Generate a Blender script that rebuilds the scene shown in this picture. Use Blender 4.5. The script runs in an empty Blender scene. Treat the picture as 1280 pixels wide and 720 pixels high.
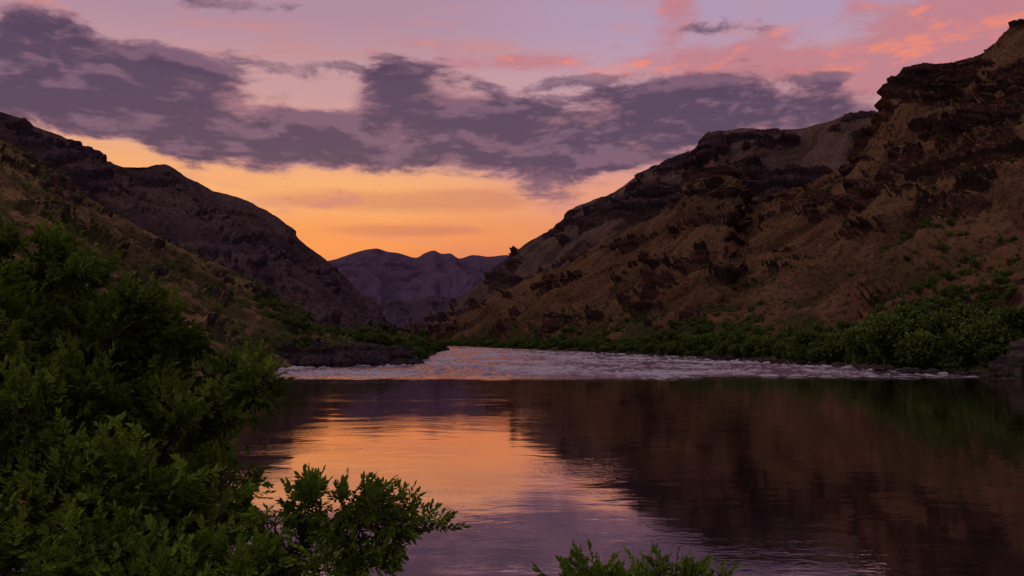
import bpy, math, numpy as np
from mathutils import Vector
rng = np.random.default_rng(7)
scene = bpy.context.scene
scene.view_settings.view_transform = 'Standard'
scene.view_settings.look = 'None'
scene.view_settings.exposure = 0

# ------------------------------------------------------------------ image pixels to world
F = 995.0; EYE = 8.0; PITCH = math.atan(64 / F)
def ray(a, b):
    dx = a - 640.0; dz = 360.0 - b
    y = F * math.cos(PITCH) - dz * math.sin(PITCH)
    z = F * math.sin(PITCH) + dz * math.cos(PITCH)
    return dx / y, z / y
def S(a, b, D):
    """image pixel (column, row) and chosen depth in m -> world point"""
    x, z = ray(a, b)
    return np.array([x * D, D, EYE + z * D])
def UV(a, b):
    x, z = ray(a, b)
    return math.atan2(x, 1), math.atan2(z, math.hypot(x, 1))
def lin(r, g, b):
    f = lambda c: (c / 255 / 12.92) if c / 255 <= .04045 else ((c / 255 + .055) / 1.055) ** 2.4
    return (f(r), f(g), f(b), 1)

# ------------------------------------------------------------------ noise
perm = rng.permutation(256).astype(np.int64); perm = np.concatenate([perm, perm, perm])
grad = rng.normal(size=(256, 3)); grad /= np.linalg.norm(grad, axis=1)[:, None]
def pn(x, y, z=0.0):
    x, y, z = np.broadcast_arrays(np.asarray(x, float), np.asarray(y, float), np.asarray(z, float))
    xi = np.floor(x).astype(np.int64); yi = np.floor(y).astype(np.int64); zi = np.floor(z).astype(np.int64)
    xf = x - xi; yf = y - yi; zf = z - zi
    f = lambda t: t * t * t * (t * (t * 6 - 15) + 10)
    u, v, w = f(xf), f(yf), f(zf)
    out = 0
    for i in (0, 1):
        for j in (0, 1):
            for k in (0, 1):
                h = perm[(perm[(perm[(xi + i) & 255] + yi + j) & 255] + zi + k) & 255]
                g = grad[h]
                d = g[..., 0] * (xf - i) + g[..., 1] * (yf - j) + g[..., 2] * (zf - k)
                out = out + d * (u if i else 1 - u) * (v if j else 1 - v) * (w if k else 1 - w)
    return out * 1.5
def fbm(x, y, z=0.0, o=5, gain=.5):
    s = 0; a = 1; f = 1
    for i in range(o):
        s = s + a * pn(x * f + 13.7 * i, y * f + 5.1 * i, np.asarray(z) * f + 7.3 * i); a *= gain; f *= 2.03
    return s
def ridged(x, y, z=0.0, o=4, gain=.5):
    s = 0; a = 1; f = 1
    for i in range(o):
        s = s + a * (1 - np.abs(pn(x * f + 3.7 * i, y * f + 9.1 * i, np.asarray(z) * f + 2.3 * i)) * 2); a *= gain; f *= 2.1
    return s
def sst(a, b, x):
    t = np.clip((x - a) / (b - a), 0, 1); return t * t * (3 - 2 * t)

# ------------------------------------------------------------------ mesh helpers
def mk(name, V, Fc, mat=None, attrs=None, smooth=True, parent=None):
    V = np.asarray(V, np.float32); Fc = np.asarray(Fc, np.int32)
    me = bpy.data.meshes.new(name)
    me.vertices.add(len(V)); me.vertices.foreach_set("co", V.ravel())
    k = Fc.shape[1]
    me.loops.add(Fc.size); me.loops.foreach_set("vertex_index", Fc.ravel())
    me.polygons.add(len(Fc)); me.polygons.foreach_set("loop_start", np.arange(0, Fc.size, k, dtype=np.int32))
    me.update(calc_edges=True)
    me.polygons.foreach_set("use_smooth", np.full(len(Fc), smooth))
    for n, a in (attrs or {}).items():
        at = me.attributes.new(n, 'FLOAT', 'POINT'); at.data.foreach_set("value", np.asarray(a, np.float32).ravel())
    if mat: me.materials.append(mat)
    ob = bpy.data.objects.new(name, me); scene.collection.objects.link(ob)
    if parent: ob.parent = parent
    return ob
def gridfaces(nu, nv):
    i = np.arange(nu - 1)[:, None] * nv + np.arange(nv - 1)[None, :]
    i = i.ravel()
    return np.stack([i, i + nv, i + nv + 1, i + 1], 1)

def hermite(t, P, q):
    t = np.asarray(t, float); P = np.asarray(P, float)
    d = (P[1:] - P[:-1]) / (t[1:] - t[:-1]).reshape(-1, *([1] * (P.ndim - 1)))
    m = np.concatenate([d[:1], (d[1:] + d[:-1]) / 2, d[-1:]])
    same = (d[1:] * d[:-1]) > 0
    m[1:-1] = np.where(same, m[1:-1], m[1:-1] * .25)
    i = np.clip(np.searchsorted(t, q, side='right') - 1, 0, len(t) - 2)
    h = t[i + 1] - t[i]; s = (q - t[i]) / h
    sh = (-1, *([1] * (P.ndim - 1))); s = s.reshape(sh); h = h.reshape(sh)
    return ((2*s**3 - 3*s**2 + 1) * P[i] + (s**3 - 2*s**2 + s) * h * m[i] +
            (-2*s**3 + 3*s**2) * P[i + 1] + (s**3 - s**2) * h * m[i + 1])

def loft(name, t, rows, nu, nv, mat, seg=None, usamp=None, gl=60, gamp=10, famp=5, fl=50, axis_=(0, 1),
         band=16, bamp=4, rockth=.15, blobs=(), ridgekeep=.3, seed=0, rs=24, castle=None, bandw=.13):
    """rows: (K,R,3) control points base..ridge,back. axis_: direction along the valley; gullies run across it"""
    t = np.asarray(t, float); rows = np.asarray(rows, float)
    R = rows.shape[1]
    q = usamp if usamp is not None else np.linspace(t[0], t[-1], nu)
    C = hermite(t, rows, q)
    seg = np.array(seg, float); seg /= seg.sum()
    nb = max(6, int(nv * seg[-1]))
    nf = nv - nb
    cs = np.concatenate([[0], np.cumsum(seg[:-1])]); cs /= cs[-1]
    vv = np.interp(np.linspace(0, 1, nf), cs, np.arange(R - 1))
    front = hermite(np.arange(R - 1), np.swapaxes(C[:, :R - 1], 0, 1), vv)
    s = (np.arange(1, nb + 1) / nb)[:, None, None]
    back = C[:, R - 2][None] * (1 - s) + C[:, R - 1][None] * s
    G = np.swapaxes(np.concatenate([front, back]), 0, 1)
    V01 = np.concatenate([np.interp(vv, [0, 1, 2, 3], [0, .06, .53, 1]), 1 + np.arange(1, nb + 1) / nb])[None, :] + np.zeros((nu, 1))
    du = np.gradient(G, axis=0); dv = np.gradient(G, axis=1)
    N = np.cross(du, dv); N /= np.linalg.norm(N, axis=2)[..., None] + 1e-9
    N[N[..., 2] < 0] *= -1
    H = G[..., 2]; X, Y = G[..., 0], G[..., 1]
    ax = np.array(axis_, float); ax /= np.linalg.norm(ax)
    A = X * ax[0] + Y * ax[1]; B = X * ax[1] - Y * ax[0]
    w = fbm(X / (gl * 2), Y / (gl * 2), H / (gl * 2) + seed, 3)
    a = A + w * gl * .5
    g1 = ridged(a / gl, B / (gl * 5) + seed, 0.5, 2) - 1
    g2 = ridged(a / (gl * .34), B / (gl * 1.6) + seed + 9, w * .2, 4, .55) - .9
    f1 = fbm(X / fl, Y / fl, H / fl + seed, 6, .5)
    env = sst(0.03, .22, V01) * (1 - (1 - ridgekeep) * sst(.88, 1.0, V01)) * (1 - .5 * sst(1.0, 1.3, V01))
    d = (g1 * gamp + g2 * gamp * .38 + f1 * famp) * env
    big = fbm(X / (fl * 2.2) + 40, Y / (fl * 2.2), H / (fl * 1.2) + seed, 3)
    medn = fbm(A / rs + 7, B / (rs * 1.4), H / (rs * .5) + seed, 4, .6)
    rk = .7 * big + .5 * medn + .25 * g1 + .18 * g2 + bandw * np.sin(H / band * 1.6 + w * 1.2)
    for (bu, bv, ru, rv, am) in blobs:
        rk = rk + am * np.exp(-((q[:, None] - bu) / ru) ** 2 - ((V01 - bv) / rv) ** 2)
    rock = sst(rockth, rockth + .18, rk)
    sw = H / band + w * .35 + fbm(X / (rs * 2), Y / (rs * 2), 3.3, 3) * .18
    saw = sw - np.floor(sw)
    terr = sst(0, .18, saw) * (1 - saw) * 1.5
    crag = ridged(X / (rs * .45), Y / (rs * .45), H / (rs * 1.6) + seed, 4, .6) - .9
    d = d + rock * (terr * bamp + crag * bamp * .6) * np.maximum(env, .3 * sst(.02, .1, V01))
    P = G + N * d[..., None]
    for (bu, bv, ru, rv, push, lift) in (castle or ()):      # rock buttresses standing proud of the slope
        m_ = sst(1.15, .75, np.sqrt(((q[:, None] - bu) / ru) ** 2 + ((V01 - bv) / rv) ** 2) + .25 * crag + .15 * g2)
        P[..., 0] += ax[1] * -push * m_ * np.sign(X.mean()); P[..., 2] += lift * m_
        rock = np.maximum(rock, m_ * 1.6)
    conv = np.clip(-(g1 * .6 + g2 * .8), -1, 1)
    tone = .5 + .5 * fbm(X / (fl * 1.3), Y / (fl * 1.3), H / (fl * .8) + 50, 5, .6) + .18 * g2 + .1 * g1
    grn = fbm(X / (fl * .5), Y / (fl * .5), H / (fl * .4) + 90, 5, .65)
    ob = mk(name, P.reshape(-1, 3), gridfaces(nu, nv), mat, {"rock": rock, "gully": conv, "tone": tone, "grn": grn})
    return ob, P, V01, rock

# ------------------------------------------------------------------ node helpers
class NT:
    def __init__(s, nt): s.nt = nt
    def n(s, t, **k):
        x = s.nt.nodes.new(t)
        for a, b in k.items(): setattr(x, a, b)
        return x
    def set(s, sock, v):
        if isinstance(v, bpy.types.NodeSocket): s.nt.links.new(v, sock)
        else: sock.default_value = v
    def m(s, op, a, b=None, c=None, clamp=False):
        x = s.n('ShaderNodeMath', operation=op, use_clamp=clamp)
        s.set(x.inputs[0], a)
        if b is not None: s.set(x.inputs[1], b)
        if c is not None: s.set(x.inputs[2], c)
        return x.outputs[0]
    def ss(s, v, a, b, lo=0., hi=1.):
        x = s.n('ShaderNodeMapRange', interpolation_type='SMOOTHSTEP')
        s.set(x.inputs[0], v); x.inputs[1].default_value = a; x.inputs[2].default_value = b
        x.inputs[3].default_value = lo; x.inputs[4].default_value = hi
        return x.outputs[0]
    def mix(s, f, a, b, bt='MIX'):
        x = s.n('ShaderNodeMix', data_type='RGBA', blend_type=bt)
        s.set(x.inputs[0], f); s.set(x.inputs[6], a); s.set(x.inputs[7], b)
        return x.outputs[2]
    def noise(s, vec, scale, detail=4, rough=.5, dist=0.):
        x = s.n('ShaderNodeTexNoise'); s.set(x.inputs['Vector'], vec)
        x.inputs['Scale'].default_value = scale; x.inputs['Detail'].default_value = detail
        x.inputs['Roughness'].default_value = rough; x.inputs['Distortion'].default_value = dist
        return x.outputs[0]
    def mapv(s, vec, sc=(1, 1, 1), loc=(0, 0, 0), rot=(0, 0, 0)):
        x = s.n('ShaderNodeMapping'); s.set(x.inputs[0], vec)
        x.inputs['Scale'].default_value = sc; x.inputs['Location'].default_value = loc; x.inputs['Rotation'].default_value = rot
        return x.outputs[0]
    def attr(s, name):
        return s.n('ShaderNodeAttribute', attribute_name=name).outputs['Fac']
def newmat(name):
    m = bpy.data.materials.new(name); m.use_nodes = True
    m.node_tree.nodes.clear()
    T = NT(m.node_tree); out = T.n('ShaderNodeOutputMaterial')
    return m, T, out

def hill_mat(name, grassA, grassB, rockA, rockB, green=(.035, .055, .014, 1), greenz=60, tex=1.0, bump=1.0, greenamt=.8, thr=.5, spot=1.):
    m, T, out = newmat(name)
    co = T.n('ShaderNodeTexCoord').outputs['Object']
    geo = T.n('ShaderNodeNewGeometry')
    nz = T.n('ShaderNodeSeparateXYZ'); T.set(nz.inputs[0], geo.outputs['Normal'])
    fine = T.noise(co, .38 * tex, 4, .72)
    strat = T.noise(T.mapv(co, (.012 * tex, .012 * tex, .13 * tex)), 1, 2, .6)
    grass = T.mix(T.ss(T.attr('tone'), .2, .8), grassB, grassA)
    grass = T.mix(T.ss(fine, .46, .62, 0, .75 * spot), grass, tuple(c * .38 for c in grassB[:3]) + (1,))
    rock = T.mix(T.ss(strat, .4, .6), rockA, rockB)
    rock = T.mix(T.ss(fine, .4, .65, 0, .7 * spot), rock, tuple(c * .4 for c in rockA[:3]) + (1,))
    rf = T.m('ADD', T.attr('rock'), T.m('MULTIPLY', T.m('SUBTRACT', thr, nz.outputs[2]), 1.5))
    rf = T.m('ADD', rf, T.m('MULTIPLY', T.m('SUBTRACT', fine, .5), 1.4))
    rf = T.ss(rf, .25, .65)
    col = T.mix(rf, grass, rock)
    if greenamt:
        pz = T.n('ShaderNodeSeparateXYZ'); T.set(pz.inputs[0], co)
        gf = T.m('MULTIPLY', T.ss(pz.outputs[2], greenz, 2), T.ss(T.m('ADD', T.m('ADD', T.attr('grn'), T.m('MULTIPLY', T.attr('gully'), .25)), T.ss(pz.outputs[2], greenz * .3, 3, 0, .35)), .05, .3))
        col = T.mix(T.m('MULTIPLY', gf, greenamt), col, green)
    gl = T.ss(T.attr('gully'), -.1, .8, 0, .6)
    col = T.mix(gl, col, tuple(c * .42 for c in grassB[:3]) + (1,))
    b = T.n('ShaderNodeBsdfDiffuse')
    T.set(b.inputs['Color'], col); b.inputs['Roughness'].default_value = .6
    if bump:
        bp = T.n('ShaderNodeBump'); bp.inputs['Strength'].default_value = .9 * bump; bp.inputs['Distance'].default_value = 1.6 / tex
        T.set(bp.inputs['Height'], fine)
        T.set(b.inputs['Normal'], bp.outputs[0])
    T.set(out.inputs[0], b.outputs[0])
    return m

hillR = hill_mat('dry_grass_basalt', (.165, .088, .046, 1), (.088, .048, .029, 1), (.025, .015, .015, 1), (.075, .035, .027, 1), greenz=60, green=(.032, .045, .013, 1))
hillL = hill_mat('left_grass_basalt', (.25, .155, .07, 1), (.13, .085, .042, 1), (.040, .028, .028, 1), (.10, .06, .05, 1), greenz=130, greenamt=.7, green=(.05, .07, .018, 1))  # left hillside grass and rock, paler than the right wall
hillR2 = hill_mat('upper_canyon_haze_tint', (.145, .090, .070, 1), (.088, .057, .050, 1), (.036, .023, .031, 1), (.072, .042, .046, 1), tex=.55, greenamt=0, spot=.8)  # base colours tinted purple to paint in haze; no air volume
hillL2 = hill_mat('canyon_rock_haze_tint', (.125, .080, .075, 1), (.08, .052, .055, 1), (.045, .031, .042, 1), (.085, .055, .060, 1), tex=.55, greenamt=0)  # haze painted into the rock colours as a dull purple tint
farm = hill_mat('rock_blue_haze_tint', (.108, .070, .110, 1), (.092, .062, .105, 1), (.070, .050, .092, 1), (.098, .065, .102, 1), tex=.2, greenamt=0, bump=0, thr=.3, spot=.25)  # far range: blue haze put straight into the base colours
midm = hill_mat('rock_haze_tint', (.078, .052, .074, 1), (.064, .043, .064, 1), (.048, .034, .053, 1), (.068, .046, .066, 1), tex=.3, greenamt=0, bump=0, thr=.3, spot=.4)  # middle range: purple haze painted into its colours

def rows_for(cols, backlen=160, bench=10, benchz=3., concave=.86, midf=.5):
    out = []
    for base, r in cols:
        r = S(*r); b = np.array([base[0], base[1], -3.0])
        d = r[:2] - b[:2]; L = np.linalg.norm(d); d = d / L
        p1 = np.array([*(b[:2] + d * min(bench, L * .2)), b[2] + 3 + benchz])
        p2 = p1 * (1 - midf) + r * midf; p2[2] = p1[2] + (r[2] - p1[2]) * midf * concave
        bk = np.array([*(r[:2] + d * backlen), r[2] - backlen * .55])
        out.append([b, p1, p2, r, bk])
    return np.array(out)

# right canyon wall
R1 = [((118, 40), (2000, -60, 600)), ((114, 120), (1600, -40, 720)), ((112, 165), (1400, -10, 780)),
      ((111, 180), (1290, 20, 800)), ((109, 192), (1265, 32, 810)), ((107, 200), (1240, 58, 820)),
      ((105, 208), (1205, 77, 830)), ((104, 215), (1180, 82, 830)), ((103, 222), (1150, 84, 830)),
      ((102, 228), (1130, 98, 835)), ((101, 236), (1112, 124, 840)), ((100, 245), (1098, 152, 845)),
      ((98, 255), (1082, 176, 840)), ((96, 265), (1068, 200, 840)), ((93, 285), (1030, 222, 870)),
      ((90, 305), (985, 240, 900)), ((87, 320), (942, 252, 930)), ((86, 330), (930, 238, 940)),
      ((85, 338), (921, 213, 945)), ((84, 345), (900, 208, 950)), ((82, 352), (876, 213, 955)),
      ((80, 360), (860, 234, 960)), ((77, 375), (840, 256, 975)), ((70, 410), (800, 280, 1020)),
      ((60, 450), (760, 302, 1060)), ((45, 520), (710, 328, 1120)), ((25, 590), (670, 346, 1180)),
      ((0, 700), (630, 364, 1230)), ((-30, 830), (595, 383, 1300)), ((-75, 980), (560, 402, 1380)),
      ((-120, 1120), (530, 417, 1450)), ((-160, 1300), (505, 425, 1600))]
tR = -np.array([c[1][0] for c in R1], float)
us = np.concatenate([np.linspace(-2000, -1300, 90, endpoint=False), np.linspace(-1300, -505, 1000)])
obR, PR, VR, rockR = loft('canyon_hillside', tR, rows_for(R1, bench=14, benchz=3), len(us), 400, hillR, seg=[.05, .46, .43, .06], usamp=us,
     gl=62, gamp=14, famp=4.5, fl=60, axis_=(-.25, 1), band=13, bamp=5.5, rockth=.36, seed=1, rs=22, bandw=.24,
     blobs=[(-1150, .90, 60, .13, .9), (-1230, .45, 70, .12, .6), (-1290, .7, 60, .12, .5), (-1060, .9, 40, .06, .5), (-1180, .7, 60, .08, .5), (-1000, .6, 60, .05, .4), (-880, .9, 50, .1, .35)],
     castle=[(-893, .95, 34, .10, 5, 0), (-1150, .93, 42, .09, 8, 1), (-1085, .95, 12, .04, 5, 4), (-1215, .62, 34, .06, 8, 3)])

R2 = [(1250, 150, 1500), (1140, 148, 1550), (1100, 141, 1600), (1060, 143, 1620), (1040, 150, 1640), (1000, 160, 1680),
      (960, 163, 1700), (925, 160, 1720), (912, 163, 1730), (885, 168, 1750), (875, 181, 1770), (850, 196, 1800), (800, 216, 1850),
      (775, 233, 1870), (740, 250, 1900), (712, 264, 1930), (700, 279, 1950), (660, 300, 2000), (630, 322, 2050), (600, 351, 2080),
      (560, 387, 2100), (530, 414, 2150), (500, 426, 2200)]
c2 = [((ray(a, 430)[0] * D * .66, D * .66), (a, b, D)) for a, b, D in R2]
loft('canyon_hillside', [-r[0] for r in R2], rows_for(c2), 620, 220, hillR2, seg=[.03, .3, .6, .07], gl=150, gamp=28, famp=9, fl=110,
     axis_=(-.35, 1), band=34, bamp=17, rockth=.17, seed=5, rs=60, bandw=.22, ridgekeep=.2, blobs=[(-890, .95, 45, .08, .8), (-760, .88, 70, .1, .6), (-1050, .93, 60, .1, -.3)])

# left canyon walls
L1r = [(-700, 20, 250), (-150, 105, 300), (0, 176, 320), (50, 206, 320), (100, 240, 320), (150, 270, 320), (200, 298, 325), (250, 320, 330),
       (300, 345, 330), (340, 366, 335), (375, 388, 345), (385, 402, 355), (410, 411, 370), (450, 416, 420), (500, 422, 480), (545, 431, 530), (560, 436, 560)]
L1b = [(-20, -60), (-26, 40), (-32, 80), (-38, 110), (-45, 140), (-52, 170), (-60, 200), (-62, 215), (-60, 230), (-55, 240), (-50, 246), (-44, 250),
       (-37, 262), (-36, 300), (-38, 360), (-46, 480), (-56, 520)]
usL = np.concatenate([np.linspace(-700, -20, 60, endpoint=False), np.linspace(-20, 560, 640)])
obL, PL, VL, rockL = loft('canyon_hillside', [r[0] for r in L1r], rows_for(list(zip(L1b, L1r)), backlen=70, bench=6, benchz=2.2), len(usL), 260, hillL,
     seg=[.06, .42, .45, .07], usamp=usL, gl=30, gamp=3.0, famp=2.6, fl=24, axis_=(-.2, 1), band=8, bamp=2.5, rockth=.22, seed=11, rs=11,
     blobs=[(350, .9, 40, .2, .5)])
L2r = [(-500, 60, 800), (-200, 95, 850), (0, 138, 900), (60, 164, 950), (100, 180, 1000), (155, 206, 1050), (175, 205, 1080), (205, 203, 1100), (235, 220, 1100),
       (270, 240, 1150), (300, 249, 1150), (350, 275, 1200), (370, 296, 1200), (400, 320, 1250), (430, 349, 1300), (460, 377, 1350), (480, 401, 1400), (495, 414, 1450), (510, 425, 1500)]
L2b = [(-260, 200), (-230, 260), (-200, 330), (-185, 380), (-175, 430), (-165, 480), (-160, 520), (-155, 560), (-150, 600), (-150, 660), (-150, 720), (-155, 800),
       (-158, 860), (-162, 940), (-165, 1020), (-170, 1100), (-175, 1200), (-185, 1300), (-200, 1400)]
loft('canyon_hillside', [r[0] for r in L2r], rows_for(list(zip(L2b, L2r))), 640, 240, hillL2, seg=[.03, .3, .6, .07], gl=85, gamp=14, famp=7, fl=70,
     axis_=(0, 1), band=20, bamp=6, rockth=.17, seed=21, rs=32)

# distant ranges
Mr = [(250, 345, 4200), (380, 330, 4300), (415, 325, 4400), (440, 317, 4500), (470, 311, 4500), (485, 315, 4500), (500, 317, 4500), (520, 322, 4500), (532, 316, 4500), (542, 313, 4500),
      (553, 317, 4500), (562, 317, 4500), (574, 323, 4500), (590, 319, 4600), (610, 321, 4600), (632, 319, 4600), (660, 322, 4600), (760, 335, 4700), (900, 340, 4700)]
cm = [((ray(a, 430)[0] * 3000, 3000), (a, b, D)) for a, b, D in Mr]
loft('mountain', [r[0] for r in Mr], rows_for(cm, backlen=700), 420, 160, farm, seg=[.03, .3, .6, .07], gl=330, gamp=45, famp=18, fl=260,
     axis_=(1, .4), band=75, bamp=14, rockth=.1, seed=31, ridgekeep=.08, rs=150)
Mr = [(380, 345, 2700), (440, 362, 2700), (470, 378, 2700), (490, 374, 2700), (515, 376, 2700), (545, 369, 2700), (570, 372, 2700), (600, 355, 2700), (680, 330, 2700)]
cm = [((ray(a, 430)[0] * 2300, 2300), (a, b, D)) for a, b, D in Mr]
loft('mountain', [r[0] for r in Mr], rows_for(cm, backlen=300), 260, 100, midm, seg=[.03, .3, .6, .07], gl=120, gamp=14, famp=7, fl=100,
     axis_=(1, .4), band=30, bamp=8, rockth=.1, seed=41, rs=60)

# ------------------------------------------------------------------ ground sheet
def axis(dense, lo, hi, far):
    a = np.linspace(lo, hi, dense); e = np.geomspace(1, far, 40)
    return np.concatenate([lo - e[::-1], a, hi + e])
gx = axis(160, -60, 60, 14000); gy = axis(120, -40, 40, 14000)
GX, GY = np.meshgrid(gx, gy, indexing='ij')
def bankz(x, y):
    z = 6.4 - .36 * y - .0 * x
    z = np.where(y < 0, 6.4 - y * .12, z) + fbm(x / 9, y / 9, 1.1, 4) * .5
    z = z + .05 * np.clip(-x - 4, 0, 40)
    z = np.minimum(z, 14)
    return np.maximum(z, -3.2)
GZ = bankz(GX, GY)
GZ = np.where((np.abs(GX) > 400) & (GY < 100), np.minimum(GZ, -3.2), GZ)
zero = lambda n: {"rock": np.zeros(n), "gully": np.zeros(n), "tone": np.full(n, .5), "grn": np.full(n, .2)}
gm = hill_mat('bank_soil', (.16, .10, .055, 1), (.09, .06, .035, 1), (.05, .04, .035, 1), (.09, .07, .055, 1), tex=4, greenz=9, bump=.4)
mk('ground', np.stack([GX, GY, GZ], 2).reshape(-1, 3), gridfaces(len(gx), len(gy)), gm, zero(GX.size))

# ------------------------------------------------------------------ river
wx = np.concatenate([[-1500, -700, -300, -180], np.linspace(-120, 150, 560), [200, 300, 600, 1500]])
wy = np.concatenate([[-300, -100], np.linspace(-20, 135, 60), np.geomspace(136, 1000, 760), [1100, 1300, 1700, 2600]])
WX, WY = np.meshgrid(wx, wy, indexing='ij')
edge = 156 + 9 * pn(WX / 34, 2.2) + 6 * pn(WX / 11, 7.2) + 3 * pn(WX / 3, 4.2) + .06 * WX
rap = sst(-4, 26, WY - edge) * (1 - .5 * sst(520, 800, WY)) * sst(1300, 1000, WY)
chop = fbm(WX / 2.6, WY / 3.6, 0, 4, .6)
swell = ridged(WX / 9, WY / 7, 4., 3) - .9
fo = fbm(WX / 20, WY / 34, 9, 4, .6) + .75 * chop
line = np.exp(-((WY - edge - 9) / 7.) ** 2) * sst(-.05, .5, fbm(WX / 14, .3, 1.9, 3) + .1)
foam = rap * sst(.18, .95, fo + .4 * swell + .12 * np.exp(-((WY - 300) / 120) ** 2)) * .8 + line * sst(.0, .55, chop + .05) * .8
WZ = rap * (chop * .36 + swell * .26) * np.clip(.6 + foam, .5, 1.3)
wm, T, out = newmat('river_water')
co = T.n('ShaderNodeTexCoord').outputs['Object']
rp = T.attr('rapid'); fm = T.attr('foam')
n1 = T.noise(T.mapv(co, (.22, .42, 1)), 1, 2, .5, .5)
n2 = T.noise(T.mapv(co, (1.8, 3.2, 1)), 1, 2, .6)
n3 = T.noise(T.mapv(co, (.035, .09, 1)), 1, 3, .55, .8)
gust = T.ss(n3, .45, .62, .12, 1.0)
h = T.m('ADD', T.m('MULTIPLY', n1, .017), T.m('MULTIPLY', T.m('MULTIPLY', n2, .009), gust))
h = T.m('ADD', h, T.m('MULTIPLY', T.m('MULTIPLY', T.noise(co, .9, 3, .65), rp), .34))
bp = T.n('ShaderNodeBump'); bp.inputs['Strength'].default_value = 1; bp.inputs['Distance'].default_value = 1.0
T.set(bp.inputs['Height'], h)
fr = T.n('ShaderNodeFresnel'); fr.inputs[0].default_value = 1.34; T.set(fr.inputs['Normal'], bp.outputs[0])
ff = T.m('POWER', fr.outputs[0], T.m('ADD', .40, T.m('MULTIPLY', rp, .35)), clamp=True)
df = T.n('ShaderNodeBsdfDiffuse'); df.inputs[0].default_value = (.018, .013, .012, 1)
gs = T.n('ShaderNodeBsdfGlossy'); gs.inputs[0].default_value = (1.0, .88, .88, 1)
T.set(gs.inputs['Roughness'], T.m('ADD', .045, T.m('MULTIPLY', rp, .08))); T.set(gs.inputs['Normal'], bp.outputs[0])
mx = T.n('ShaderNodeMixShader'); T.set(mx.inputs[0], ff); T.set(mx.inputs[1], df.outputs[0]); T.set(mx.inputs[2], gs.outputs[0])
fd = T.n('ShaderNodeBsdfDiffuse'); fd.inputs[0].default_value = (.46, .42, .44, 1)
mx2 = T.n('ShaderNodeMixShader')
T.set(mx2.inputs[0], fm); T.set(mx2.inputs[1], mx.outputs[0]); T.set(mx2.inputs[2], fd.outputs[0])
T.set(out.inputs[0], mx2.outputs[0])
mk('river', np.stack([WX, WY, WZ], 2).reshape(-1, 3), gridfaces(len(wx), len(wy)), wm, {"rapid": rap, "foam": np.clip(foam, 0, .9)})

# ------------------------------------------------------------------ leaves
def leaf_mat(name, dark, light, trans=.25):
    m, T, out = newmat(name)
    v = T.attr('toplit_var')
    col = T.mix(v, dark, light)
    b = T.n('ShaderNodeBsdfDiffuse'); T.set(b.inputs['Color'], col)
    tr = T.n('ShaderNodeBsdfTranslucent'); T.set(tr.inputs[0], col)
    mx = T.n('ShaderNodeMixShader'); mx.inputs[0].default_value = trans
    T.set(mx.inputs[1], b.outputs[0]); T.set(mx.inputs[2], tr.outputs[0]); T.set(out.inputs[0], mx.outputs[0])
    return m
def unit(a): return a / (np.linalg.norm(a, axis=-1, keepdims=True) + 1e-9)
def leafmesh(P, D, Nn, L, W):
    D = unit(D); Sd = unit(np.cross(D, Nn)); U = np.cross(Sd, D)
    L = L[:, None]; W = W[:, None]
    v = np.stack([P, P + D*L*.32 + Sd*W*.5 + U*W*.12, P + D*L*.7 + Sd*W*.36 + U*W*.06, P + D*L - U*L*.08,
                  P + D*L*.7 - Sd*W*.36 + U*W*.06, P + D*L*.32 - Sd*W*.5 + U*W*.12], 1)
    n = len(P); i = np.arange(n)[:, None] * 6
    f = np.concatenate([i + np.array([[0, 1, 2, 3]]), i + np.array([[0, 3, 4, 5]])])
    return v.reshape(-1, 3), f
def cloud(centers, radii, counts, size, flat=.85):
    idx = np.repeat(np.arange(len(centers)), counts); n = len(idx)
    d = unit(rng.normal(size=(n, 3))); r = rng.random(n) ** .42
    lump = 1 + .3 * pn(d[:, 0] * 2.2 + idx, d[:, 1] * 2.2, d[:, 2] * 2.2)
    Rr = radii[idx][:, None] * np.array([[1, 1, flat]])
    P = centers[idx] + d * Rr * (r * lump)[:, None]
    D = unit(d * .6 + rng.normal(size=(n, 3)) * .8 + [0, 0, .2]); Nn = unit(rng.normal(size=(n, 3)) * .7 + [0, 0, .8])
    L = size[idx] * rng.uniform(.7, 1.4, n)
    V, Fc = leafmesh(P, D, Nn, L, L * .6)
    toplit_var = np.clip(.25 * rng.random(n) + .65 * (r * .5 + d[:, 2] * .5) + .4 * rng.random(len(centers))[idx] - .05, 0, 1)  # leaves painted lighter towards clump top and rim, as if lit from above
    return V, Fc, np.repeat(toplit_var, 6)

shrub_leaf = leaf_mat('shrub_leaves', (.010, .020, .005, 1), (.105, .150, .030, 1), .15)
def scatter(name, pts, rad, per, sizef, mat):
    cs = []; rs = []; ct = []; sz = []
    for p, r in zip(pts, rad):
        k = 3 + int(rng.integers(0, 4)) if r > 1.2 else 1
        for j in range(k):
            o = rng.normal(size=3) * [.6, .6, .4] * r * (k > 1)
            rr = r * (rng.uniform(.45, .8) if k > 1 else 1)
            cs.append(p + o + [0, 0, r * .8]); rs.append(rr); ct.append(int(per * rr ** 1.7) + 14); sz.append(sizef * rr ** .5)
    V, Fc, toplit_var = cloud(np.array(cs), np.array(rs), np.array(ct), np.array(sz))
    return mk(name, V, Fc, mat, {"toplit_var": toplit_var}, smooth=False)
def pick(P, Vv, n, vlo, vhi, xl, xh, thr, fs=.02, ymin=30, ymax=1e9):
    X = P.reshape(-1, 3); q = Vv.ravel(); b = X[:, 0] / np.maximum(X[:, 1], 1)
    ok = (q > vlo) & (q < vhi) & (b > xl) & (b < xh) & (X[:, 2] > .3) & (X[:, 1] > ymin) & (X[:, 1] < ymax)
    i = np.flatnonzero(ok)
    i = i[pn(X[i, 0] * fs, X[i, 1] * fs, X[i, 2] * fs * 2 + 3) + rng.random(len(i)) * .25 > thr]
    return X[rng.choice(i, min(n, len(i)), replace=False)]
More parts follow.
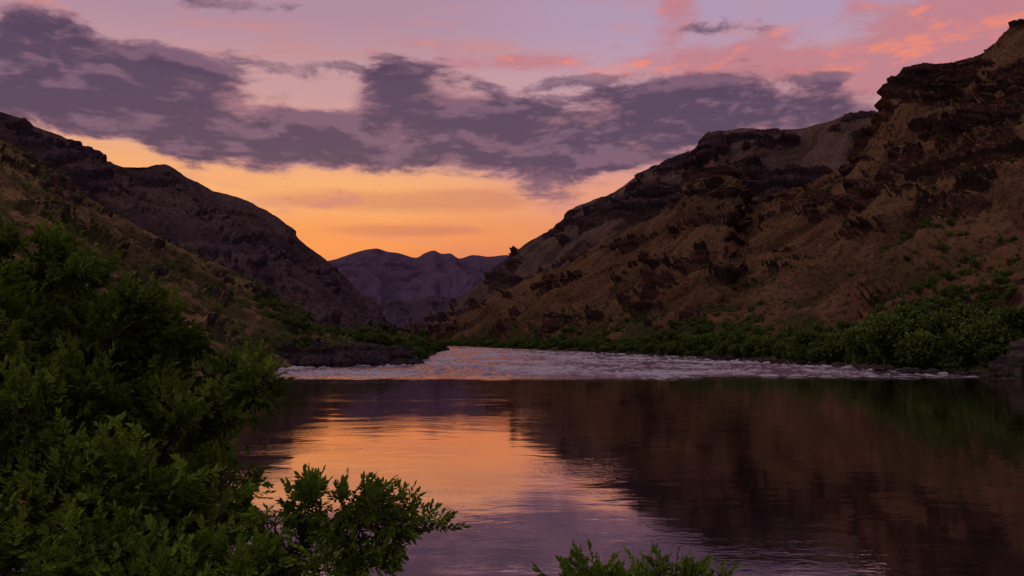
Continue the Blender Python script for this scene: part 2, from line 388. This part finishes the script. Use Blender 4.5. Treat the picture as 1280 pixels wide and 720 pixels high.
p = pick(PR, VR, 600, .006, .070, -.2, .66, -.6, .03, 150, 1000)
r = rng.uniform(1.6, 3.6, len(p)) * (1 + .9 * np.exp(-((p[:, 1] - 215) / 38) ** 2)) * np.where(p[:, 1] > 450, .9, 1)
p2 = pick(PR, VR, 420, .06, .15, .0, .66, -.1, .03, 150, 700); r2 = rng.uniform(1.0, 2.6, len(p2))
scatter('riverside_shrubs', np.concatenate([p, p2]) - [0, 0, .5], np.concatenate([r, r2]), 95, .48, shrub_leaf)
p = pick(PL, VL, 220, .03, .9, -.32, -.08, -.4, .03, 262, 560)
scatter('riverside_shrubs', p - [0, 0, .3], rng.uniform(1.1, 2.8, len(p)) * np.where(p[:, 0] > -75, 1, .6), 120, .42, shrub_leaf)
a = pick(PR, VR, 800, .1, .35, .05, .72, .08); b_ = pick(PR, VR, 600, .3, .82, .12, .72, .15)
sc = np.concatenate([a, b_]); scatter('hillside_shrubs', sc, rng.uniform(.6, 1.7, len(sc)), 34, .55, shrub_leaf)
a = pick(PL, VL, 1500, .06, 1.0, -.75, -.1, .0, .05)
scatter('hillside_shrubs', a, rng.uniform(.35, 1.15, len(a)), 50, .4, shrub_leaf)

# ------------------------------------------------------------------ boulders
def boulders(name, pts, size, mat):
    import bmesh
    bm = bmesh.new(); bmesh.ops.create_icosphere(bm, subdivisions=4, radius=1)
    bv = np.array([v.co[:] for v in bm.verts]); bf = np.array([[v.index for v in f.verts] for f in bm.faces]); bm.free()
    Vs = []; Fs = []; o = 0
    for p, s in zip(pts, size):
        sd = rng.random() * 50
        q = np.round(bv * 1.7 + .25 * rng.normal(size=3)) * .25 + bv * .7
        q = q * (1 + .28 * pn(bv[:, 0] * 1.6 + sd, bv[:, 1] * 1.6, bv[:, 2] * 1.6) + .12 * ridged(bv[:, 0] * 4 + sd, bv[:, 1] * 4, bv[:, 2] * 4, 2))[:, None]
        a = rng.random() * 6.28; c, s_ = math.cos(a), math.sin(a)
        q = q @ np.array([[c, s_, 0], [-s_, c, 0], [0, 0, 1]])
        Vs.append(q * s + p); Fs.append(bf + o); o += len(bv)
    V = np.concatenate(Vs); at = zero(len(V)); at["rock"] += 1; at["grn"] -= 1
    return mk(name, V, np.concatenate(Fs), mat, at, smooth=False)
rm = hill_mat('river_rock', (.07, .05, .048, 1), (.05, .036, .036, 1), (.034, .026, .028, 1), (.10, .07, .07, 1), tex=3, greenamt=0, bump=.35)
pts = []; sz = []
for k in range(80):
    f = rng.random(); x = -66 + 31 * f + rng.normal() * .7; y = 226 + 30 * f + rng.normal() * 2.5
    s = rng.uniform(.7, 2.4) * (1.25 if rng.random() < .2 else .9); bk = rng.random() * 9
    pts.append([x - bk * .3, y + bk, .1 + bk * .46]); sz.append([s * 1.4, s * 1.3, s * rng.uniform(.9, 1.6)])
for k in range(16):
    pts.append([-36 + rng.normal() * 2.5, 252 + rng.normal() * 3, .2]); s = rng.uniform(.6, 1.6); sz.append([s * 1.6, s, s * .8])
boulders('riverbank_rocks', np.array(pts), np.array(sz), rm)
pts = []; sz = []
for k in range(34):
    x = rng.uniform(108, 122); y = rng.uniform(158, 178); s = rng.uniform(1.4, 3.4)
    pts.append([x, y, rng.uniform(-.5, 9) * (x - 106) / 14]); sz.append([s, s, s * 1.3])
base = PR[:, np.argmin(np.abs(VR[0] - .03))]
for k in range(170):
    i = rng.integers(90, len(base)); b3 = base[i]
    if b3[1] > 850: continue
    s = rng.uniform(.35, 1.1); pts.append([b3[0] + rng.uniform(-5, 1), b3[1], rng.uniform(-.2, .8)]); sz.append([s * 1.4, s * 1.2, s * .7])
boulders('riverbank_rocks', np.array(pts), np.array(sz), rm)

# ------------------------------------------------------------------ foreground tree
def tube(path, r0, r1, ns=7):
    path = np.asarray(path, float); n = len(path)
    tg = np.gradient(path, axis=0); tg = unit(tg)
    up = np.array([0, 0, 1.]) if abs(tg[0][2]) < .9 else np.array([1., 0, 0])
    s1 = unit(np.cross(tg, up)); s2 = np.cross(tg, s1)
    rad = np.linspace(r0, r1, n)[:, None, None]
    an = np.linspace(0, 2 * math.pi, ns, endpoint=False)[None, :, None]
    V = path[:, None] + rad * (np.cos(an) * s1[:, None] + np.sin(an) * s2[:, None])
    i = np.arange(n - 1)[:, None] * ns; j = np.arange(ns)[None]; jn = (j + 1) % ns
    Fc = np.stack([i + j, i + jn, i + jn + ns, i + j + ns], 2).reshape(-1, 4)
    return V.reshape(-1, 3), Fc
class Acc:
    def __init__(s): s.V = []; s.F = []; s.o = 0
    def add(s, V, Fc): s.V.append(V); s.F.append(Fc + s.o); s.o += len(V)
    def get(s): return np.concatenate(s.V), np.concatenate(s.F)
def curve(a, b, sag, n=9, wob=.05):
    t = np.linspace(0, 1, n)[:, None]
    p = a * (1 - t) + b * t; L = np.linalg.norm(b - a)
    p = p + np.array([0, 0, 1.]) * (np.sin(t * math.pi) * sag * L)
    w = np.cumsum(rng.normal(size=(n, 3)), 0) * wob * L / 3; w -= w[0] + (w[-1] - w[0]) * t
    return p + w
bark, T, out = newmat('bark')
co = T.n('ShaderNodeTexCoord').outputs['Object']
b = T.n('ShaderNodeBsdfDiffuse')
T.set(b.inputs['Color'], T.mix(T.noise(T.mapv(co, (9, 9, 2)), 3, 4, .6), (.025, .017, .012, 1), (.09, .065, .045, 1)))
T.set(out.inputs[0], b.outputs[0])

def leafy_plant(name, root, forks, lobes, density, leafL, mat, trunk_r=.16, up=.55):
    par = bpy.data.objects.new(name, None); scene.collection.objects.link(par)
    wood = Acc(); root = np.array(root, float); forks = [np.array(f, float) for f in forks]
    for k, f in enumerate(forks):
        src = root if k == 0 else min([root] + forks[:k], key=lambda q: np.linalg.norm(q - f) + (2 if q[2] > f[2] else 0))
        wood.add(*tube(curve(src, f, .05, 12), trunk_r * (1 if k == 0 else .6), trunk_r * (.55 if k == 0 else .32), 9))
    P_, D_, N_, L_, W_, toplit_var_ = [], [], [], [], [], []
    for c, r in lobes:
        c = np.array(c, float)
        src = min(forks, key=lambda q: np.linalg.norm(q - c))
        wood.add(*tube(curve(src, c, .08, 9, .06), trunk_r * .3, .012, 6))
        lobevar = rng.uniform(0, .45)
        ntw = int(density * r ** 2) + 6
        nc = max(4, int(11 * r)); sub = c + unit(rng.normal(size=(nc, 3))) * r * rng.uniform(.35, .95, (nc, 1)) * [1, 1, .85]
        for sidx in range(nc): wood.add(*tube(curve(c, sub[sidx], .06, 5, .06), .012, .005, 4))
        for t in range(ntw):
            s0 = sub[rng.integers(nc)]
            st = s0 + rng.normal(size=3) * r * .18
            d = unit(unit(st - c) * .8 + np.array([0, 0, up]) + rng.normal(size=3) * .5)
            ln = rng.uniform(.14, .32)
            if t % 4 == 0: wood.add(*tube(np.stack([s0, st, st + d * ln * .6 + [0, 0, -.01], st + d * ln]), .005, .0025, 3))
            n = rng.integers(10, 16); q = np.linspace(.08, 1, n)[:, None]
            pos = st + d * ln * q - np.array([0, 0, 1]) * (q ** 2) * ln * .12
            side = unit(np.cross(d, rng.normal(size=3))); alt = np.where(np.arange(n) % 2, 1., -1.)[:, None]
            dd = unit(side * alt * (1.1 - .9 * q) + d * (.55 + q * .6) + rng.normal(size=(n, 3)) * .22 + [0, 0, -.12])
            nn = unit(np.cross(side, d) * np.sign(np.cross(side, d)[2] + 1e-6) + rng.normal(size=(n, 3)) * .35 + [0, 0, .35])
            P_.append(pos); D_.append(dd); N_.append(nn)
            l = leafL * rng.uniform(.65, 1.2, n); L_.append(l); W_.append(l * rng.uniform(.38, .54, n))
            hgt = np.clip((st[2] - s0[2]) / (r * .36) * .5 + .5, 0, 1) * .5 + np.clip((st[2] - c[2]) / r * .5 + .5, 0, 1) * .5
            toplit_var_.append(np.clip(lobevar * .6 + .85 * hgt + .25 * rng.random(n) + .12 * q[:, 0] - .25, 0, 1))  # leaf colour mimics skylight: bright lobe tops, dark undersides, plus random spread
    V, Fc = leafmesh(np.concatenate(P_), np.concatenate(D_), np.concatenate(N_), np.concatenate(L_), np.concatenate(W_))
    mk('foliage', V, Fc, mat, {"toplit_var": np.repeat(np.concatenate(toplit_var_), 6)}, smooth=False, parent=par)
    V, Fc = wood.get(); mk('branches', V, Fc, bark, parent=par)
    return par
tree_leaf = leaf_mat('tree_leaves', (.012, .024, .004, 1), (.165, .255, .028, 1), .25)
def lobe(a, b, D, rp): return (S(a, b, D), rp * D / F)
L = [lobe(*q) for q in [(-60, 340, 10, 80), (5, 335, 11, 62), (66, 340, 10.5, 56), (-20, 430, 10, 95), (60, 430, 11.5, 80), (130, 415, 10.5, 58), (172, 400, 10, 42),
     (222, 392, 10.8, 48), (205, 450, 11, 62), (120, 500, 10, 85), (270, 470, 11.5, 50), (322, 484, 11, 32), (300, 460, 12, 28), (225, 540, 10.2, 66), (282, 545, 11.5, 34), (30, 530, 9.5, 90),
     (280, 600, 10.4, 44), (170, 610, 9.2, 80), (70, 640, 8.8, 90), (-40, 600, 9, 100), (250, 660, 9.5, 60), (150, 710, 8.4, 85), (20, 730, 8, 95), (290, 715, 9, 45), (330, 484, 11, 24),
     (50, 400, 12.8, 75), (70, 500, 12.5, 100), (170, 500, 12.3, 80), (190, 600, 12, 90), (80, 610, 11.6, 100), (230, 690, 11, 80), (100, 360, 11.5, 40),
     (-150, 480, 9.5, 120), (-150, 650, 8.5, 120), (-160, 360, 11, 90), (200, 770, 8.2, 90), (60, 800, 8, 90)]]
forks = [S(60, 760, 10.5), S(40, 560, 10.6), S(190, 600, 10.8), S(110, 450, 10.8), S(-70, 480, 10.2), S(250, 520, 11.3), S(100, 700, 9.2), S(260, 700, 10)]
root = np.array([-6.2, 11.5, float(bankz(np.array([-6.2]), np.array([11.5]))[0]) - .2])
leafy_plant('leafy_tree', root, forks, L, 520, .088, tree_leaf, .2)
L = [lobe(*q) for q in [(345, 655, 8.6, 24), (372, 640, 8.5, 20), (400, 636, 8.4, 24), (430, 634, 8.4, 24), (465, 638, 8.3, 24), (502, 648, 8.3, 22), (535, 664, 8.2, 15), (450, 664, 8.5, 24), (415, 664, 8.5, 22),
     (492, 674, 8.4, 16), (380, 700, 8.6, 30), (345, 712, 8.4, 32), (430, 698, 8.3, 20), (465, 708, 8.2, 16), (400, 730, 8.2, 35), (320, 740, 8.2, 45)]]
root = np.array([-3.0, 8.8, float(bankz(np.array([-3.0]), np.array([8.8]))[0]) - .2])
leafy_plant('leafy_shrub', root, [S(330, 760, 8.8), S(350, 700, 8.7), S(400, 665, 8.5), S(450, 660, 8.4), S(400, 730, 8.4)], L, 1200, .072, tree_leaf, .04, up=.25)
L = [lobe(*q) for q in [(745, 732, 6, 15), (728, 742, 6, 20), (762, 742, 6, 14), (702, 746, 6, 14), (815, 738, 6, 18), (845, 742, 6, 18), (882, 738, 6.1, 14), (790, 756, 6, 24), (860, 762, 6, 30), (740, 768, 6, 30)]]
root = np.array([1.0, 6.2, float(bankz(np.array([1.0]), np.array([6.2]))[0]) - .15])
leafy_plant('leafy_shrub', root, [S(800, 840, 6.1), S(740, 780, 6), S(860, 785, 6.05)], L, 1500, .06, tree_leaf, .03)

# ------------------------------------------------------------------ sky
world = bpy.data.worlds.new("World"); scene.world = world; world.use_nodes = True
world.node_tree.nodes.clear(); T = NT(world.node_tree)
co = T.n('ShaderNodeTexCoord').outputs['Generated']
sp = T.n('ShaderNodeSeparateXYZ'); T.set(sp.inputs[0], co)
x, y, z = sp.outputs
u = T.m('ARCTAN2', x, y); v = T.m('ARCSINE', z)
def ramp(fac, stops):
    r = T.n('ShaderNodeValToRGB'); T.set(r.inputs[0], fac); e = r.color_ramp.elements
    r.color_ramp.interpolation = 'EASE'
    for i, (p, c) in enumerate(stops):
        q = e[i] if i < 2 else e.new(p)
        q.position = p; q.color = c
    return r.outputs[0]
c1 = T.noise(T.mapv(co, (1, 1, 2.7)), 9, 7, .60, .2)
cb = T.noise(T.mapv(co, (1, 1, 2.6)), 2.6, 1, .5)
c2_ = T.noise(T.mapv(co, (1, 1, 2.7), (0, 0, .035)), 9, 4, .60, .2)
cs_ = T.noise(T.mapv(co, (1, 1, 7)), 6, 5, .62)
ve = T.m('MULTIPLY', T.m('ADD', v, T.m('MULTIPLY', T.m('SUBTRACT', cb, .5), .06)), 2.0, clamp=True)
left = ramp(ve, [(0, lin(206, 104, 74)), (1, lin(124, 108, 138)), (.14, lin(230, 122, 74)), (.25, lin(246, 152, 86)), (.36, lin(250, 176, 114)), (.48, lin(228, 168, 144)), (.60, lin(204, 156, 158)), (.78, lin(180, 142, 162))])
right = ramp(ve, [(0, lin(196, 106, 86)), (1, lin(128, 116, 148)), (.14, lin(216, 122, 90)), (.25, lin(232, 144, 104)), (.36, lin(232, 156, 130)), (.48, lin(214, 158, 156)), (.60, lin(200, 160, 172)), (.78, lin(182, 154, 182))])
sky = T.mix(T.ss(u, -.18, .16), left, right)
cold = T.ss(T.m('ABSOLUTE', u), .7, 2.2)
sky = T.mix(cold, sky, ramp(ve, [(0, lin(150, 120, 130)), (1, lin(150, 142, 168)), (.3, lin(175, 145, 160))]))
def fcurve(pts):
    c = T.n('ShaderNodeFloatCurve'); T.set(c.inputs['Value'], T.m('MULTIPLY_ADD', u, .5, .5, clamp=True))
    cu = c.mapping.curves[0]; P = [(a * .5 + .5, b) for a, b in pts]
    cu.points[0].location = (0, P[0][1]); cu.points[1].location = (1, P[-1][1])
    for p in P: cu.points.new(*p)
    c.mapping.update(); return c.outputs[0]
Bt = fcurve([UV(*p) for p in [(0, 152), (100, 170), (200, 190), (300, 210), (400, 220), (470, 210), (560, 216), (620, 224), (700, 228), (760, 214), (850, 196), (950, 174), (1050, 158), (1130, 142), (1280, 130)]])
Tp = fcurve([UV(*p) for p in [(0, 36), (100, 50), (200, 72), (300, 100), (350, 116), (385, 128), (430, 118), (470, 90), (500, 82), (550, 90), (620, 118), (700, 130), (760, 122), (830, 105), (900, 96), (1000, 98), (1100, 110), (1280, 122)]])
nn = T.m('ADD', T.m('MULTIPLY', T.m('SUBTRACT', c1, .5), .115), T.m('MULTIPLY', T.m('SUBTRACT', cb, .5), .03))
nn = T.m('ADD', nn, T.m('MULTIPLY', T.m('SUBTRACT', cs_, .5), .035))
up_ = T.m('ADD', T.m('SUBTRACT', Tp, v), nn); lo_ = T.m('ADD', T.m('SUBTRACT', v, Bt), nn)
sd = T.m('MINIMUM', up_, lo_)
dens = T.ss(sd, -.012, .010)
back = T.ss(T.m('ABSOLUTE', u), .75, 1.1, 1, 0)
dens = T.m('MULTIPLY', dens, back)
core = T.ss(T.m('ADD', sd, T.m('MULTIPLY', T.m('SUBTRACT', c1, .5), .11)), -.014, .026)
relief = T.m('ADD', T.m('SUBTRACT', c1, c2_), T.m('MULTIPLY', T.m('SUBTRACT', cs_, .5), .25))
lit = T.ss(relief, -.01, .12)
cc = T.mix(core, lin(164, 116, 130), lin(86, 67, 93))
cc = T.mix(T.m('MULTIPLY', lit, .7), cc, lin(138, 102, 124))
def gauss(a, b, ra, rb, rot=0):
    cu, cv = UV(a, b); s = 1 / F
    du = T.m('SUBTRACT', u, cu); dv = T.m('SUBTRACT', v, cv)
    c, n = math.cos(rot), math.sin(rot)
    p = T.m('ADD', T.m('MULTIPLY', du, c / (ra * s)), T.m('MULTIPLY', dv, n / (ra * s)))
    q = T.m('ADD', T.m('MULTIPLY', du, -n / (rb * s)), T.m('MULTIPLY', dv, c / (rb * s)))
    r2 = T.m('ADD', T.m('MULTIPLY', p, p), T.m('MULTIPLY', q, q))
    return T.m('EXPONENT', T.m('MULTIPLY', r2, -1.))
def sumall(l):
    s = l[0]
    for k in l[1:]: s = T.m('ADD', s, k)
    return s
hf = T.m('MULTIPLY', T.ss(cs_, .5, .72), T.ss(v, .1, .3, .3, .5))
sky = T.mix(hf, sky, lin(208, 138, 134))
lowg = sumall([gauss(500, 288, 130, 9), gauss(440, 250, 130, 16), gauss(600, 250, 80, 18)])
sky = T.mix(T.m('MULTIPLY', T.ss(T.m('MULTIPLY', lowg, T.m('ADD', cs_, .2)), .2, .7), .5), sky, lin(196, 116, 96))
pk = sumall([gauss(880, 72, 110, 24, -.08), gauss(1020, 88, 100, 20, -.1), gauss(1150, 70, 120, 46, .25), gauss(1230, 20, 120, 40, .3), gauss(650, 78, 90, 14), gauss(845, 0, 30, 40)])
pd = T.ss(T.m('ADD', T.m('MULTIPLY', pk, .6), T.m('MULTIPLY', T.m('SUBTRACT', c1, .5), 2.0)), .12, .58)
pcol = T.mix(T.ss(T.m('ADD', T.m('MULTIPLY', gauss(1145, 55, 70, 28), .5), T.m('MULTIPLY', relief, 3.0)), .1, .6), lin(196, 128, 138), lin(244, 138, 112))
sky = T.mix(T.m('MULTIPLY', pd, .88), sky, pcol)
gk = sumall([gauss(400, 84, 95, 22, -.05), gauss(250, 76, 80, 14), gauss(80, 42, 80, 12), gauss(290, 4, 90, 12), gauss(890, 36, 70, 14), gauss(690, 104, 80, 14), gauss(990, 105, 120, 14)])
gd = T.ss(T.m('ADD', T.m('MULTIPLY', gk, .6), T.m('MULTIPLY', T.m('SUBTRACT', c1, .5), 3.2)), .40, .72)
gd = T.m('MULTIPLY', gd, T.ss(gk, .1, .4))
sky = T.mix(T.m('MULTIPLY', gd, .88), sky, T.mix(lit, lin(108, 86, 110), lin(146, 112, 130)))
sky = T.mix(T.m('MULTIPLY', dens, .97), sky, cc)
below = T.ss(v, -.06, 0.0, 1, 0)
sky = T.mix(below, sky, (.02, .016, .016, 1))
nis = T.n('ShaderNodeTexSky', sky_type='NISHITA'); nis.sun_disc = False
nis.sun_elevation = math.radians(2); nis.sun_rotation = math.radians(-12)
b1 = T.n('ShaderNodeBackground'); T.set(b1.inputs[0], sky); b1.inputs[1].default_value = .95
b2 = T.n('ShaderNodeBackground'); T.set(b2.inputs[0], nis.outputs[0]); b2.inputs[1].default_value = .004
ad = T.n('ShaderNodeAddShader'); T.set(ad.inputs[0], b1.outputs[0]); T.set(ad.inputs[1], b2.outputs[0])
wo = T.n('ShaderNodeOutputWorld'); T.set(wo.inputs[0], ad.outputs[0])
world.cycles.sampling_method = 'NONE'

# added soft fill lamp from behind left, away from the sunset glow
sl = bpy.data.lights.new('fill_sun', 'SUN'); sl.energy = .55; sl.angle = math.radians(34); sl.color = (1, .80, .66)
so = bpy.data.objects.new('fill_sun', sl); scene.collection.objects.link(so)
az, el = math.radians(-116), math.radians(42)
dv_ = Vector((math.sin(az) * math.cos(el), math.cos(az) * math.cos(el), math.sin(el)))
so.rotation_euler = dv_.to_track_quat('Z', 'Y').to_euler()

# ------------------------------------------------------------------ camera
cam = bpy.data.cameras.new('camera'); cam.sensor_width = 36; cam.lens = F / 1280 * 36
cam.clip_end = 60000; cam.clip_start = .1
co_ = bpy.data.objects.new('camera', cam); scene.collection.objects.link(co_)
co_.location = (0, 0, EYE); co_.rotation_euler = (math.pi / 2 + PITCH, 0, 0)
scene.camera = co_
